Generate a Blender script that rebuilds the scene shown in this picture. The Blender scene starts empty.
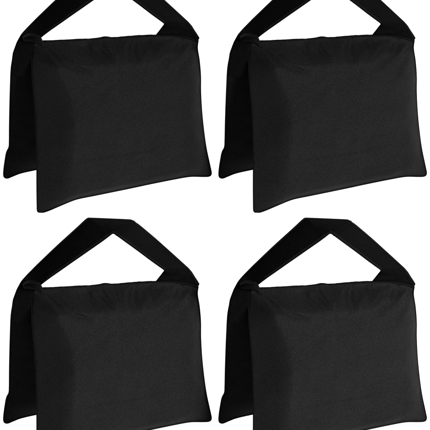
import bpy, bmesh, math, random
from mathutils import Vector, noise

# ------------------------------------------------------------------ camera, world, lamps, exposure
S = bpy.context.scene
W = 430.0                       # width of the photograph in its own pixels
K = 0.00155                     # metres covered by one photograph pixel at the bags
PITCH = math.asin(0.453)        # camera looks down on the table by about 27 degrees
SP, CP = math.sin(PITCH), math.cos(PITCH)
DIST = 20.0
AIM = Vector((W / 2 * K, 0.0, 0.0))

cd = bpy.data.cameras.new("camera"); cam = bpy.data.objects.new("camera", cd)
S.collection.objects.link(cam)
cam.location = AIM - Vector((0, CP, -SP)) * DIST
cam.rotation_euler = (math.pi / 2 - PITCH, 0, 0)
cd.sensor_width = 36.0
cd.lens = 36.0 * DIST / (W * K)
cd.clip_start = 0.5; cd.clip_end = 400
S.camera = cam

w = bpy.data.worlds.new("World"); S.world = w; w.use_nodes = True
bg = w.node_tree.nodes["Background"]
bg.inputs[0].default_value = (1, 1, 1, 1); bg.inputs[1].default_value = 0.1

def softbox(name, loc, aim, size, power):
    l = bpy.data.lights.new(name, 'AREA'); l.shape = 'SQUARE'; l.size = size; l.energy = power
    o = bpy.data.objects.new(name, l); S.collection.objects.link(o)
    o.location = loc
    o.rotation_euler = (Vector(aim) - Vector(loc)).to_track_quat('-Z', 'Y').to_euler()
softbox("softbox_key", (2.9, -3.3, 1.75), (0.33, 0.2, 0.1), 1.1, 400)
softbox("softbox_top", (0.3, 1.2, 3.2), (0.33, 0.35, 0), 2.4, 30)

S.view_settings.view_transform = 'Standard'; S.view_settings.look = 'None'
S.view_settings.exposure = 0; S.view_settings.gamma = 1

# ------------------------------------------------------------------ materials
def nodes(name):
    m = bpy.data.materials.new(name); m.use_nodes = True
    return m, m.node_tree, m.node_tree.nodes["Principled BSDF"]

def fabric(name, lo, hi, spec, rough, thread, bump, weave=True):
    m, nt, p = nodes(name); N, L = nt.nodes.new, nt.links.new
    tc = N('ShaderNodeTexCoord')
    grain = N('ShaderNodeTexNoise'); grain.inputs['Scale'].default_value = thread
    grain.inputs['Detail'].default_value = 3; grain.inputs['Roughness'].default_value = 0.65
    L(tc.outputs['Object'], grain.inputs['Vector'])
    wide = N('ShaderNodeTexNoise'); wide.inputs['Scale'].default_value = 26
    wide.inputs['Detail'].default_value = 4
    L(tc.outputs['Object'], wide.inputs['Vector'])
    mix = N('ShaderNodeMath'); mix.operation = 'MULTIPLY_ADD'
    mix.inputs[1].default_value = 0.76; L(grain.outputs[0], mix.inputs[0])
    sc = N('ShaderNodeMath'); sc.operation = 'MULTIPLY'; sc.inputs[1].default_value = 0.1
    L(wide.outputs[0], sc.inputs[0]); L(sc.outputs[0], mix.inputs[2])
    r = N('ShaderNodeValToRGB')
    r.color_ramp.elements[0].position = 0.34; r.color_ramp.elements[0].color = (lo, lo, lo, 1)
    r.color_ramp.elements[1].position = 0.66; r.color_ramp.elements[1].color = (hi, hi, hi, 1)
    L(mix.outputs[0], r.inputs[0]); L(r.outputs[0], p.inputs['Base Color'])
    uv = N('ShaderNodeUVMap')
    wv = N('ShaderNodeTexWave'); wv.wave_type = 'BANDS'; wv.bands_direction = 'DIAGONAL'
    wv.inputs['Scale'].default_value = 70 if weave else 60; wv.inputs['Distortion'].default_value = 1.5
    wv.inputs['Detail'].default_value = 1
    L(uv.outputs[0], wv.inputs['Vector'])
    tw = N('ShaderNodeMath'); tw.operation = 'MULTIPLY_ADD'; tw.inputs[1].default_value = 0.13
    L(wv.outputs[1], tw.inputs[0]); L(mix.outputs[0], tw.inputs[2]); L(tw.outputs[0], r.inputs[0])
    ad = N('ShaderNodeMath'); ad.operation = 'MULTIPLY_ADD'; ad.inputs[1].default_value = 0.35
    L(wv.outputs[1], ad.inputs[0]); L(grain.outputs[0], ad.inputs[2])
    b = N('ShaderNodeBump'); b.inputs['Strength'].default_value = bump; b.inputs['Distance'].default_value = 0.0008
    L(ad.outputs[0], b.inputs['Height']); L(b.outputs[0], p.inputs['Normal'])
    p.inputs['Roughness'].default_value = rough
    p.inputs['Specular IOR Level'].default_value = spec
    return m

M_CLOTH = fabric("black_nylon_cloth", 0.0016, 0.0106, 0.036, 0.62, 780, 1.1)
M_WEB = fabric("black_webbing", 0.0004, 0.0040, 0.007, 0.6, 700, 0.7, False)
M_BIND = fabric("black_binding_tape", 0.0012, 0.0044, 0.015, 0.6, 700, 0.6, False)
M_CLOTH_SHADED = fabric("black_cloth_shaded", 0.0008, 0.0064, 0.012, 0.65, 820, 0.8)  # same cloth made darker: shade between the pouches put into the colour
M_THREAD = fabric("dark_grey_thread", 0.020, 0.036, 0.05, 0.6, 900, 0.2, False)

# white sheet; its glow is added to wash out contact shadows, no lamp beneath
m, nt, p = nodes("white_sheet_added_glow")
p.inputs['Base Color'].default_value = (0.6, 0.6, 0.6, 1); p.inputs['Roughness'].default_value = 1.0
p.inputs['Specular IOR Level'].default_value = 0
p.inputs['Emission Color'].default_value = (1, 1, 1, 1); p.inputs['Emission Strength'].default_value = 1.02
n = nt.nodes.new('ShaderNodeTexNoise'); n.inputs['Scale'].default_value = 300
b = nt.nodes.new('ShaderNodeBump'); b.inputs['Strength'].default_value = 0.03; b.inputs['Distance'].default_value = 0.001
nt.links.new(n.outputs[0], b.inputs['Height']); nt.links.new(b.outputs[0], p.inputs['Normal'])
M_TABLE = m

# ------------------------------------------------------------------ setting: one seamless white sheet, with an added glow
bm = bmesh.new(); prof = [(-4, 0), (-2, 0), (1, 0), (3, 0)]
for i in range(1, 17):
    a = math.pi / 2 * i / 16; prof.append((3 + 1.2 * math.sin(a), 1.2 - 1.2 * math.cos(a)))
prof.append((4.2, 2.6))
rows = [[bm.verts.new((x, y, z)) for y, z in prof] for x in (-3.5, 4.2)]
for i in range(len(prof) - 1):
    f = bm.faces.new((rows[0][i], rows[1][i], rows[1][i + 1], rows[0][i + 1])); f.smooth = True
me = bpy.data.meshes.new("table_surface"); bm.to_mesh(me); bm.free(); me.materials.append(M_TABLE)
floor = bpy.data.objects.new("table_surface", me); S.collection.objects.link(floor)
floor["kind"] = "structure"

# ------------------------------------------------------------------ helpers for cloth shapes
# bag units: u to the right, d depth on the table, h height; 1 unit = K metres.
def P(px, py, d):
    "point of the bag seen at (px, py) of its own picture and standing d behind the front corner"
    return Vector((px - 38.0, d, (212.5 - py - d * SP) / CP))

def spline(pts, n, sub=16):
    "Catmull-Rom through pts, resampled to n+1 points evenly by length"
    q = [Vector(a) for a in pts]; q = [q[0] * 2 - q[1]] + q + [q[-1] * 2 - q[-2]]
    out = []
    for i in range(1, len(q) - 2):
        a, b, c, e = q[i - 1], q[i], q[i + 1], q[i + 2]
        for k in range(sub):
            t = k / sub
            out.append(0.5 * ((2 * b) + (c - a) * t + (2 * a - 5 * b + 4 * c - e) * t * t + (3 * b - a - 3 * c + e) * t ** 3))
    out.append(q[-2])
    return resample(out, n)

def resample(out, n):
    acc = [0.0]
    for i in range(1, len(out)): acc.append(acc[-1] + (out[i] - out[i - 1]).length)
    res, j = [], 0
    for k in range(n + 1):
        s = acc[-1] * k / n
        while j < len(acc) - 2 and acc[j + 1] < s: j += 1
        f = (s - acc[j]) / max(1e-9, acc[j + 1] - acc[j])
        res.append(out[j].lerp(out[j + 1], min(1, max(0, f))))
    return res

def link(name, bm, mat, parent, smooth=True):
    bmesh.ops.scale(bm, vec=(K, K, K), verts=bm.verts)
    bmesh.ops.recalc_face_normals(bm, faces=bm.faces)
    for f in bm.faces: f.smooth = smooth
    me = bpy.data.meshes.new(name); bm.to_mesh(me); bm.free(); me.materials.append(mat)
    o = bpy.data.objects.new(name, me); S.collection.objects.link(o); o.parent = parent
    return o

def tube(bm, pts, r, seg=8, squash=None):
    rings = []
    for i, c in enumerate(pts):
        t = (pts[min(i + 1, len(pts) - 1)] - pts[max(i - 1, 0)]).normalized()
        a = t.cross(Vector((0, 0, 1)))
        if a.length < 0.05: a = t.cross(Vector((0, 1, 0)))
        a.normalize(); b_ = t.cross(a)
        rr = r(i / (len(pts) - 1)) if callable(r) else r
        rings.append([bm.verts.new(c + (a * math.cos(2 * math.pi * k / seg) + b_ * math.sin(2 * math.pi * k / seg)) * rr) for k in range(seg)])
    for i in range(len(rings) - 1):
        for k in range(seg):
            bm.faces.new((rings[i][k], rings[i][(k + 1) % seg], rings[i + 1][(k + 1) % seg], rings[i + 1][k]))
    bm.faces.new(rings[0]); bm.faces.new(rings[-1][::-1])

def ridge(x): return 45 + (x - 35) * 45 / 163.0       # depth of the top fold
NRM = Vector((0.415, -0.91, 0))                        # the way the front pouch faces

def ramp(d, r):
    x = min(1.0, max(0.0, d / r)); return math.sin(math.pi / 2 * x)

def flat_ramp(d, r):
    x = min(1.0, max(0.0, d / r)); return x * (1.22 - 0.22 * x ** 4.6)

def crease(x, y, ax, ay, bx, by, wid, amp):
    "soft fold along the segment a-b, fading at its ends"
    dx, dy = bx - ax, by - ay; L2 = dx * dx + dy * dy
    t = ((x - ax) * dx + (y - ay) * dy) / L2
    e = 0.0 if t < 0 or t > 1 else math.sin(math.pi * t) ** 0.7
    tt = min(1, max(0, t)); d = math.hypot(x - ax - dx * tt, y - ay - dy * tt)
    return amp * e * math.exp(-(d / wid) ** 2)

def coons(bot, top, lef, rig, n, m):
    g = []
    for j in range(m + 1):
        t = j / m; row = []
        for i in range(n + 1):
            s = i / n
            a = bot[i] * (1 - t) + top[i] * t + lef[j] * (1 - s) + rig[j] * s
            c = bot[0] * (1 - s) * (1 - t) + bot[n] * s * (1 - t) + top[0] * (1 - s) * t + top[n] * s * t
            row.append(a - c)
        g.append(row)
    return g

NU, NV = 190, 180
def pouch(root, bot, top, lef, rig, fr, bk, inner):
    """sand filled pouch sewn shut along its four edges. fr(s,t,U,V) / bk: how far each face swells"""
    bot, top = spline(bot, NU), spline(top, NU)
    lef, rig = spline(lef, NV), spline(rig, NV)
    lef[0] = bot[0].copy(); rig[0] = bot[-1].copy(); lef[-1] = top[0].copy(); rig[-1] = top[-1].copy()
    g = coons(bot, top, lef, rig, NU, NV)
    bm = bmesh.new(); uvl = bm.loops.layers.uv.new("UVMap")
    def side(fn):
        rows = []
        for j in range(NV + 1):
            rows.append([g[j][i] + NRM * fn(i / NU, j / NV) for i in range(NU + 1)])
        return rows
    F, B = side(fr), side(bk)
    vf = [[bm.verts.new(F[j][i]) for i in range(NU + 1)] for j in range(NV + 1)]
    vb = [[vf[j][i] if i in (0, NU) or j in (0, NV) else bm.verts.new(B[j][i]) for i in range(NU + 1)] for j in range(NV + 1)]
    for ix, vs in enumerate((vf, vb)):
        for j in range(NV):
            for i in range(NU):
                try: f = bm.faces.new((vs[j][i], vs[j][i + 1], vs[j + 1][i + 1], vs[j + 1][i]))
                except ValueError: continue
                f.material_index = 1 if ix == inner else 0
                for lp, (a, c) in zip(f.loops, ((i, j), (i + 1, j), (i + 1, j + 1), (i, j + 1))):
                    lp[uvl].uv = (a / NU, c / NV)
    o = link("pouch", bm, M_CLOTH, root); o.data.materials.append(M_CLOTH_SHADED)   # the two faces turned to each other, their shade painted in
    bm = bmesh.new()
    loop = lef[::-1] + bot[1:-1] + rig
    loop = [c.copy() for c in loop]
    tube(bm, resample(loop, 420), 0.75, 8)
    link("seam_piping", bm, M_BIND, o)
    return o

# ------------------------------------------------------------------ one saddle sandbag
def make_bag():
    root = bpy.data.objects.new("sandbag", None); S.collection.objects.link(root)
    root.empty_display_size = 0.05

    # front pouch -----------------------------------------------------------
    L = lambda x: (x - 38) * 79.3 / 174
    bot = [(37.4, 209.6), (38.0, 211.6), (40.4, 212.6), (44, 212.0), (50, 209.9), (60, 205.6), (72, 200.6), (80, 198.2), (95, 195.2),
           (130, 188.0), (150, 183.7), (175, 178.7), (190, 176.2), (203, 176.2), (208.4, 176.0), (210.8, 174.6), (211.2, 172.2)]
    belly = lambda x: 13 * flat_ramp(x - 38, 33) * ramp(211.5 - x, 34)   # the packed sand pushes the hem forward between its two limp corners
    bot = [P(x, y, L(x) - belly(x)) for x, y in bot]
    lef = [(37.4, 209.6), (37.2, 190), (37.2, 165), (36.8, 140), (35.4, 110), (33.2, 85), (32, 65), (33, 50), (36, 41.5)]
    lef = [P(x, y, 45 * ((209.6 - y) / 168.2) ** 1.15) for x, y in lef]
    rig = [(211.2, 172.2), (209.2, 163), (206, 148), (203.4, 130), (201.4, 110), (200.4, 90), (200.3, 75), (199, 60), (197.2, 48), (198, 40)]
    rig = [P(x, y, 78.9 + 11.0 * ((172.2 - y) / 132.3)) for x, y in rig]
    top = [(36, 41.5), (45, 41.5), (70, 40.2), (95, 38.8), (106, 37.2), (114, 37.8), (130, 36.4), (146, 35.4),
           (165, 34.9), (180, 35.6), (190, 37.2), (198, 40)]
    top = [P(x, y, ridge(x)) for x, y in top]

    def frs(s, t):
        U, V = s * 174, (1 - t) * 160                  # along the cloth, from the left and from the top
        B = 28 + 5 * math.sin(math.pi * min(1, (1 - t) * 0.72 + 0.1))
        rl = 8 + 22 * min(1, V / 50) ** 0.8
        sh = 13 + 3.5 * noise.noise(Vector((s * 4, 0, 7)))       # the shoulder: slack cloth above, packed sand below
        x = min(1, V / (sh * 1.35)); top_ = 0.12 * x + 0.88 * x * x * (3 - 2 * x)
        b = (B - 9 * (1 - t)) * flat_ramp(U, rl) * (0.28 * ramp(174 - U, 22) + 0.72 * ramp(174 - U, 105)) * (0.35 + 0.65 * ramp(t * 160, 90)) * ramp(t * 160, 12) * top_
        # puckers gathered under the top seam
        e = math.exp(-(max(0, V - 8) / 7.5) ** 2) * ramp(V - 2, 5) * ramp(U, 12) * ramp(174 - U, 22)
        dg = 1.0 if s < 0.5 else -1.0; W_ = V * dg * min(1, abs(s - 0.5) * 5)
        n1 = noise.noise(Vector((U * 0.045 - W_ * 0.07, V * 0.05, 2.2))); n2 = noise.noise(Vector((U * 0.11 - W_ * 0.14, V * 0.09, 8.8)))
        n3 = noise.noise(Vector((U * 0.26 - W_ * 0.2, V * 0.2, 4.1)))
        b += e * (4.2 * (0.5 - abs(n1) * 2.4) + 2.6 * (0.3 - abs(n2) * 2.0) + 0.9 * n3)
        m = min(U, 174 - U, V, t * 160); k = ramp(m, 14)
        b += k * (crease(U, V, 4, 6, 52, 24, 2.6, -4.6) + crease(U, V, 8, 3, 40, 5, 2.4, -1.8)
                  + crease(U, V, 50, 4, 92, 26, 4.5, -1.3) + crease(U, V, 68, 2, 80, 34, 4, -1.5)
                  + crease(U, V, 96, 3, 84, 26, 4, -1.2)
                  + crease(U, V, 160, 9, 118, 27, 3.6, -4.0) + crease(U, V, 163, 14, 138, 44, 3.2, -2.6)
                  + crease(U, V, 150, 4, 118, 14, 3.4, 1.6)
                  + crease(U, V, 24, 112, 150, 116, 1.3, -0.9)
                  + crease(U, V, 150, 118, 140, 158, 4, -1.2)
                  + crease(U, V, 30, 20, 26, 150, 7, 1.0))
        q = Vector((s * 5.0, t * 4.6, 3.1))
        b += k * (noise.noise(q) * 2.4 + noise.noise(q * 2.6) * 0.9 + noise.noise(q * 7) * 0.22)
        return b
    def bks(s, t):
        return -13 * ramp(s * 174, 26) * ramp((1 - s) * 174, 26) * ramp(t * 160, 24) * ramp((1 - t) * 160, 60)
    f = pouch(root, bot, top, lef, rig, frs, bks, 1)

    # rear pouch ------------------------------------------------------------
    G = lambda x: 75 + (x - 6) * 0.456
    bot2 = [(2.6, 174.2), (3.4, 176.9), (6.4, 177.8), (12, 175.6), (20, 172.6), (36, 169), (80, 160), (150, 146.6), (176, 142.5), (180, 141)]
    bot2 = [P(x, y, G(x)) for x, y in bot2]
    lef2 = [(2.6, 174.2), (3.2, 168), (4.6, 159), (6.0, 152), (8.4, 147), (8.9, 140), (9.2, 125), (9.8, 105), (10.6, 85), (11.6, 68), (14.5, 54), (19, 45), (26, 39.5)]
    lef2 = [P(x, y, 73.5 - 25.9 * ((174.2 - y) / 134.7)) for x, y in lef2]
    rig2 = [P(180, 141, 154.3), P(181, 110, 140), P(189, 70, 116), P(196.5, 41, 93)]
    top2 = [(26, 39.5), (36, 41.5), (60, 41), (95, 39.5), (130, 37.5), (165, 36), (185, 37.5), (196.5, 41)]
    top2 = [P(x, y, ridge(x) + 3.2) for x, y in top2]
    def fr2(s, t):
        q = Vector((s * 6, t * 5, 9.2))
        k = ramp(min(s, 1 - s, t, 1 - t) * 160, 16)
        return 11 * ramp(s * 174, 30) * ramp((1 - s) * 174, 30) * ramp(t * 150, 26) * ramp((1 - t) * 150, 80) + k * (
            noise.noise(q) * 1.6 + noise.noise(q * 2.5) * 0.8)
    def bk2(s, t):
        q = Vector((s * 5, t * 5, 1.2)); k = ramp(min(s, 1 - s, t, 1 - t) * 160, 16)
        return -24 * ramp(s * 174, 34) * ramp((1 - s) * 174, 30) * ramp(t * 150, 26) * ramp((1 - t) * 150, 26) + k * noise.noise(q) * 1.6
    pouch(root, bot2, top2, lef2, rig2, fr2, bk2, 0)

    # binding along the top fold ---------------------------------------------
    bm = bmesh.new()
    zt = [P(x, y + 1.1, ridge(x) + 0.5) for x, y in
          [(37, 41.6), (45, 41.2), (70, 40), (95, 38.6), (101, 37.8), (106, 36.9), (114, 37.6), (130, 36.2), (146, 35.2), (165, 34.7), (180, 35.4), (190, 37.2), (197, 39.6)]]
    tube(bm, spline(zt, 160), lambda t: 1.55 + 0.4 * noise.noise(Vector((t * 14, 0, 3))) + 0.2 * noise.noise(Vector((t * 45, 2, 3))), 10)
    link("zipper_tape", bm, M_BIND, root)

    # webbing handle: far edge A, near edge B ---------------------------------
    st = [((11.6, 75), (31, 78), 48, 44), ((11.8, 64), (31, 67), 46, 42), ((13.4, 53), (32, 56), 43, 38), ((17.2, 43), (33.5, 47), 42, 34),
          ((21.6, 35.5), (38, 41), 47, 33), ((27, 29), (44, 36.2), 56, 33), ((36, 19.5), (52, 30.2), 59, 36),
          ((50, 6.3), (65, 21.3), 63, 39), ((64, -6.7), (80, 10.9), 67, 43), ((78, -19.6), (96, -0.4), 71, 48),
          ((85.2, -26.3), (104, -5.9), 73, 50), ((88.6, -28.5), (109, -9.6), 75, 51), ((110, -27.6), (112.2, -12.3), 80, 52), ((131, -26.6), (113.6, -12.9), 86, 52.7),
          ((135.5, -24.4), (116.4, -11.4), 87, 53.5), ((140, -21), (121, -8), 88, 55), ((156, -7.2), (136, 3), 93, 60), ((172, 7), (150, 13.4), 97, 64),
          ((188, 21.4), (162, 22), 101, 69), ((192, 26), (164.4, 24.4), 101, 73), ((196, 32), (161.5, 28), 98, 80), ((199.4, 37.5), (155, 36), 93, 83), ((198.2, 39.6), (150, 42), 93, 85)]
    A = [P(a[0], a[1], da) for a, b_, da, db in st]; Bq = [P(b_[0], b_[1], db) for a, b_, da, db in st]
    n = 260
    def chord(pts):                                   # equal station parameter on both edges
        out = []; q = [pts[0] * 2 - pts[1]] + pts + [pts[-1] * 2 - pts[-2]]
        m_ = len(pts) - 1
        for k in range(n + 1):
            x = k / n * m_; i = min(m_ - 1, int(x)); t = x - i
            a, b_, c, e = q[i], q[i + 1], q[i + 2], q[i + 3]
            cr = 0.5 * ((2 * b_) + (c - a) * t + (2 * a - 5 * b_ + 4 * c - e) * t * t + (3 * b_ - a - 3 * c + e) * t ** 3)
            out.append(cr.lerp(b_.lerp(c, t), 0.75))
        return out
    EA, EB = chord(A), chord(Bq); M = 14
    bm = bmesh.new(); uvl = bm.loops.layers.uv.new("UVMap")
    mid = []; nr = []
    for i in range(n + 1):
        tv = (EA[min(n, i + 1)] + EB[min(n, i + 1)] - EA[max(0, i - 1)] - EB[max(0, i - 1)]).normalized()
        nr.append(tv.cross(EA[i] - EB[i]).normalized())
    TH = 1.0
    def surf(i, j, sg):
        f_ = j / M; c = EB[i].lerp(EA[i], f_)
        cup = 0.9 * math.sin(math.pi * f_) * math.sin(math.pi * i / n)
        wob = 0.35 * noise.noise(Vector((i * 0.05, f_ * 2, 5)))
        edge = 0.55 if j in (0, M) else 1.0
        wob += 0.3 * math.exp(-((i - n * 13 / 21) / 2.2) ** 2) - 0.25 * math.exp(-((i - n * 13 / 21 - 6) / 2.5) ** 2)
        return c + nr[i] * (cup + wob + sg * TH * edge * 0.9)
    vs = {}
    for sg in (1, -1):
        for i in range(n + 1):
            for j in range(M + 1): vs[sg, i, j] = bm.verts.new(surf(i, j, sg))
    def quad(a, b_, c, e, uv):
        f = bm.faces.new((vs[a], vs[b_], vs[c], vs[e]))
        for lp, q in zip(f.loops, uv): lp[uvl].uv = q
    for sg in (1, -1):
        for i in range(n):
            for j in range(M):
                quad((sg, i, j), (sg, i + 1, j), (sg, i + 1, j + 1), (sg, i, j + 1),
                     [(i / 60, j / 60), ((i + 1) / 60, j / 60), ((i + 1) / 60, (j + 1) / 60), (i / 60, (j + 1) / 60)])
    z = [(0, 0)] * 4
    for i in range(n):
        for j in (0, M): quad((1, i, j), (1, i + 1, j), (-1, i + 1, j), (-1, i, j), z)
    for j in range(M):
        for i in (0, n): quad((1, i, j), (1, i, j + 1), (-1, i, j + 1), (-1, i, j), z)
    h = link("handle", bm, M_WEB, root)

    # rows of stitches near both edges of the webbing
    random.seed(4)
    for frac in (0.055, 0.945):
        for sg in (1, -1):
            bm = bmesh.new()
            line = []
            for i in range(int(n * 0.26), int(n * (0.84 if frac < 0.5 else 0.99))):
                c = EB[i].lerp(EA[i], frac) + nr[i] * (0.9 * math.sin(math.pi * frac) * math.sin(math.pi * i / n) + sg * (TH * 0.9 + 0.12) + 0.35 * noise.noise(Vector((i * 0.05, frac * 2, 5))))
                line.append(c)
            ln = resample(line, 520)
            k = 0
            while k < 516:
                tube(bm, [c.copy() for c in ln[k:k + 4]], 0.17, 5); k += 5
            link("stitch_row", bm, M_THREAD, h)

    # folded end tab of the binding, stitched over the left end of the top fold
    bm = bmesh.new(); uvl = bm.loops.layers.uv.new("UVMap")
    c0 = spline([P(24.2, 37, 42), P(29, 34.6, 38), P(35, 34.2, 35), P(39.5, 34.8, 33)], 30)
    c1 = spline([P(24.4, 38.4, 36), P(30, 37.4, 32), P(37, 38.2, 29), P(43, 40.2, 28)], 30)
    c2 = spline([P(25.0, 41.6, 35), P(30.4, 41.3, 30), P(36.5, 42.6, 27), P(44.8, 47.0, 27)], 30)
    c3 = spline([P(26, 42.6, 39), P(31, 42.6, 36), P(37, 44.0, 34), P(45.4, 48.8, 32)], 30)
    cols = []
    for i in range(31):
        cols.append(spline([c0[i], c1[i], c2[i], c3[i]], 10))
    gv = [[bm.verts.new(q) for q in c] for c in cols]
    gb = [[bm.verts.new(q - NRM * 2.2 - Vector((0, 0, 0.8))) for q in c] for c in cols]
    for i in range(30):
        for j in range(10):
            bm.faces.new((gv[i][j], gv[i + 1][j], gv[i + 1][j + 1], gv[i][j + 1]))
            bm.faces.new((gb[i][j], gb[i + 1][j], gb[i + 1][j + 1], gb[i][j + 1]))
        for j in (0, 10): bm.faces.new((gv[i][j], gv[i + 1][j], gb[i + 1][j], gb[i][j]))
    for j in range(10):
        for i in (0, 30): bm.faces.new((gv[i][j], gv[i][j + 1], gb[i][j + 1], gb[i][j]))
    tab = link("end_tab", bm, M_BIND, root)
    rows_ = [resample([cols[i][j] + NRM * 0.15 for i in range(2, 29)], 80) for j in (2,)]
    rows_.append(resample([cols[28][j] + NRM * 0.25 for j in range(1, 10)], 60))
    for ln in rows_:
        bm = bmesh.new(); k = 0
        while k < len(ln) - 4: tube(bm, [c.copy() for c in ln[k:k + 4]], 0.2, 5); k += 6
        link("stitch_row", bm, M_THREAD, tab)
    return root

def copy_tree(o, parent=None):
    c = o.copy(); S.collection.objects.link(c); c.parent = parent
    for ch in list(o.children): copy_tree(ch, c)
    return c

# ------------------------------------------------------------------ the four bags, in two rows on the white sheet
spots = [
    (38.0, 212.5, "black saddle sandbag at the upper left, its handle cut off by the top edge"),
    (254.3, 212.5, "black fabric saddle sandbag at the upper right, behind the bag at the lower right"),
    (38.0, 458.8, "black fabric saddle sandbag at the lower left with its whole handle showing"),
    (254.3, 458.8, "black fabric saddle sandbag at the lower right, in front of the upper right bag"),
]
cam_l = cam.location
proto = make_bag()
for i, (px, py, label) in enumerate(spots):
    r = Vector(((px - W / 2) * K / DIST, 0, 0)) + Vector((0, SP, CP)) * ((W / 2 - py) * K / DIST) + Vector((0, CP, -SP))
    t = -cam_l.z / r.z                                  # where that corner stands on the sheet
    o = proto if i == 0 else copy_tree(proto)
    o.location = cam_l + r * t
    s = t / DIST; o.scale = (s, s, s)                   # same bag scaled by its distance from the camera, to equal image size
    o["label"] = label; o["category"] = "sandbag"; o["group"] = "black saddle sandbags on the white table"
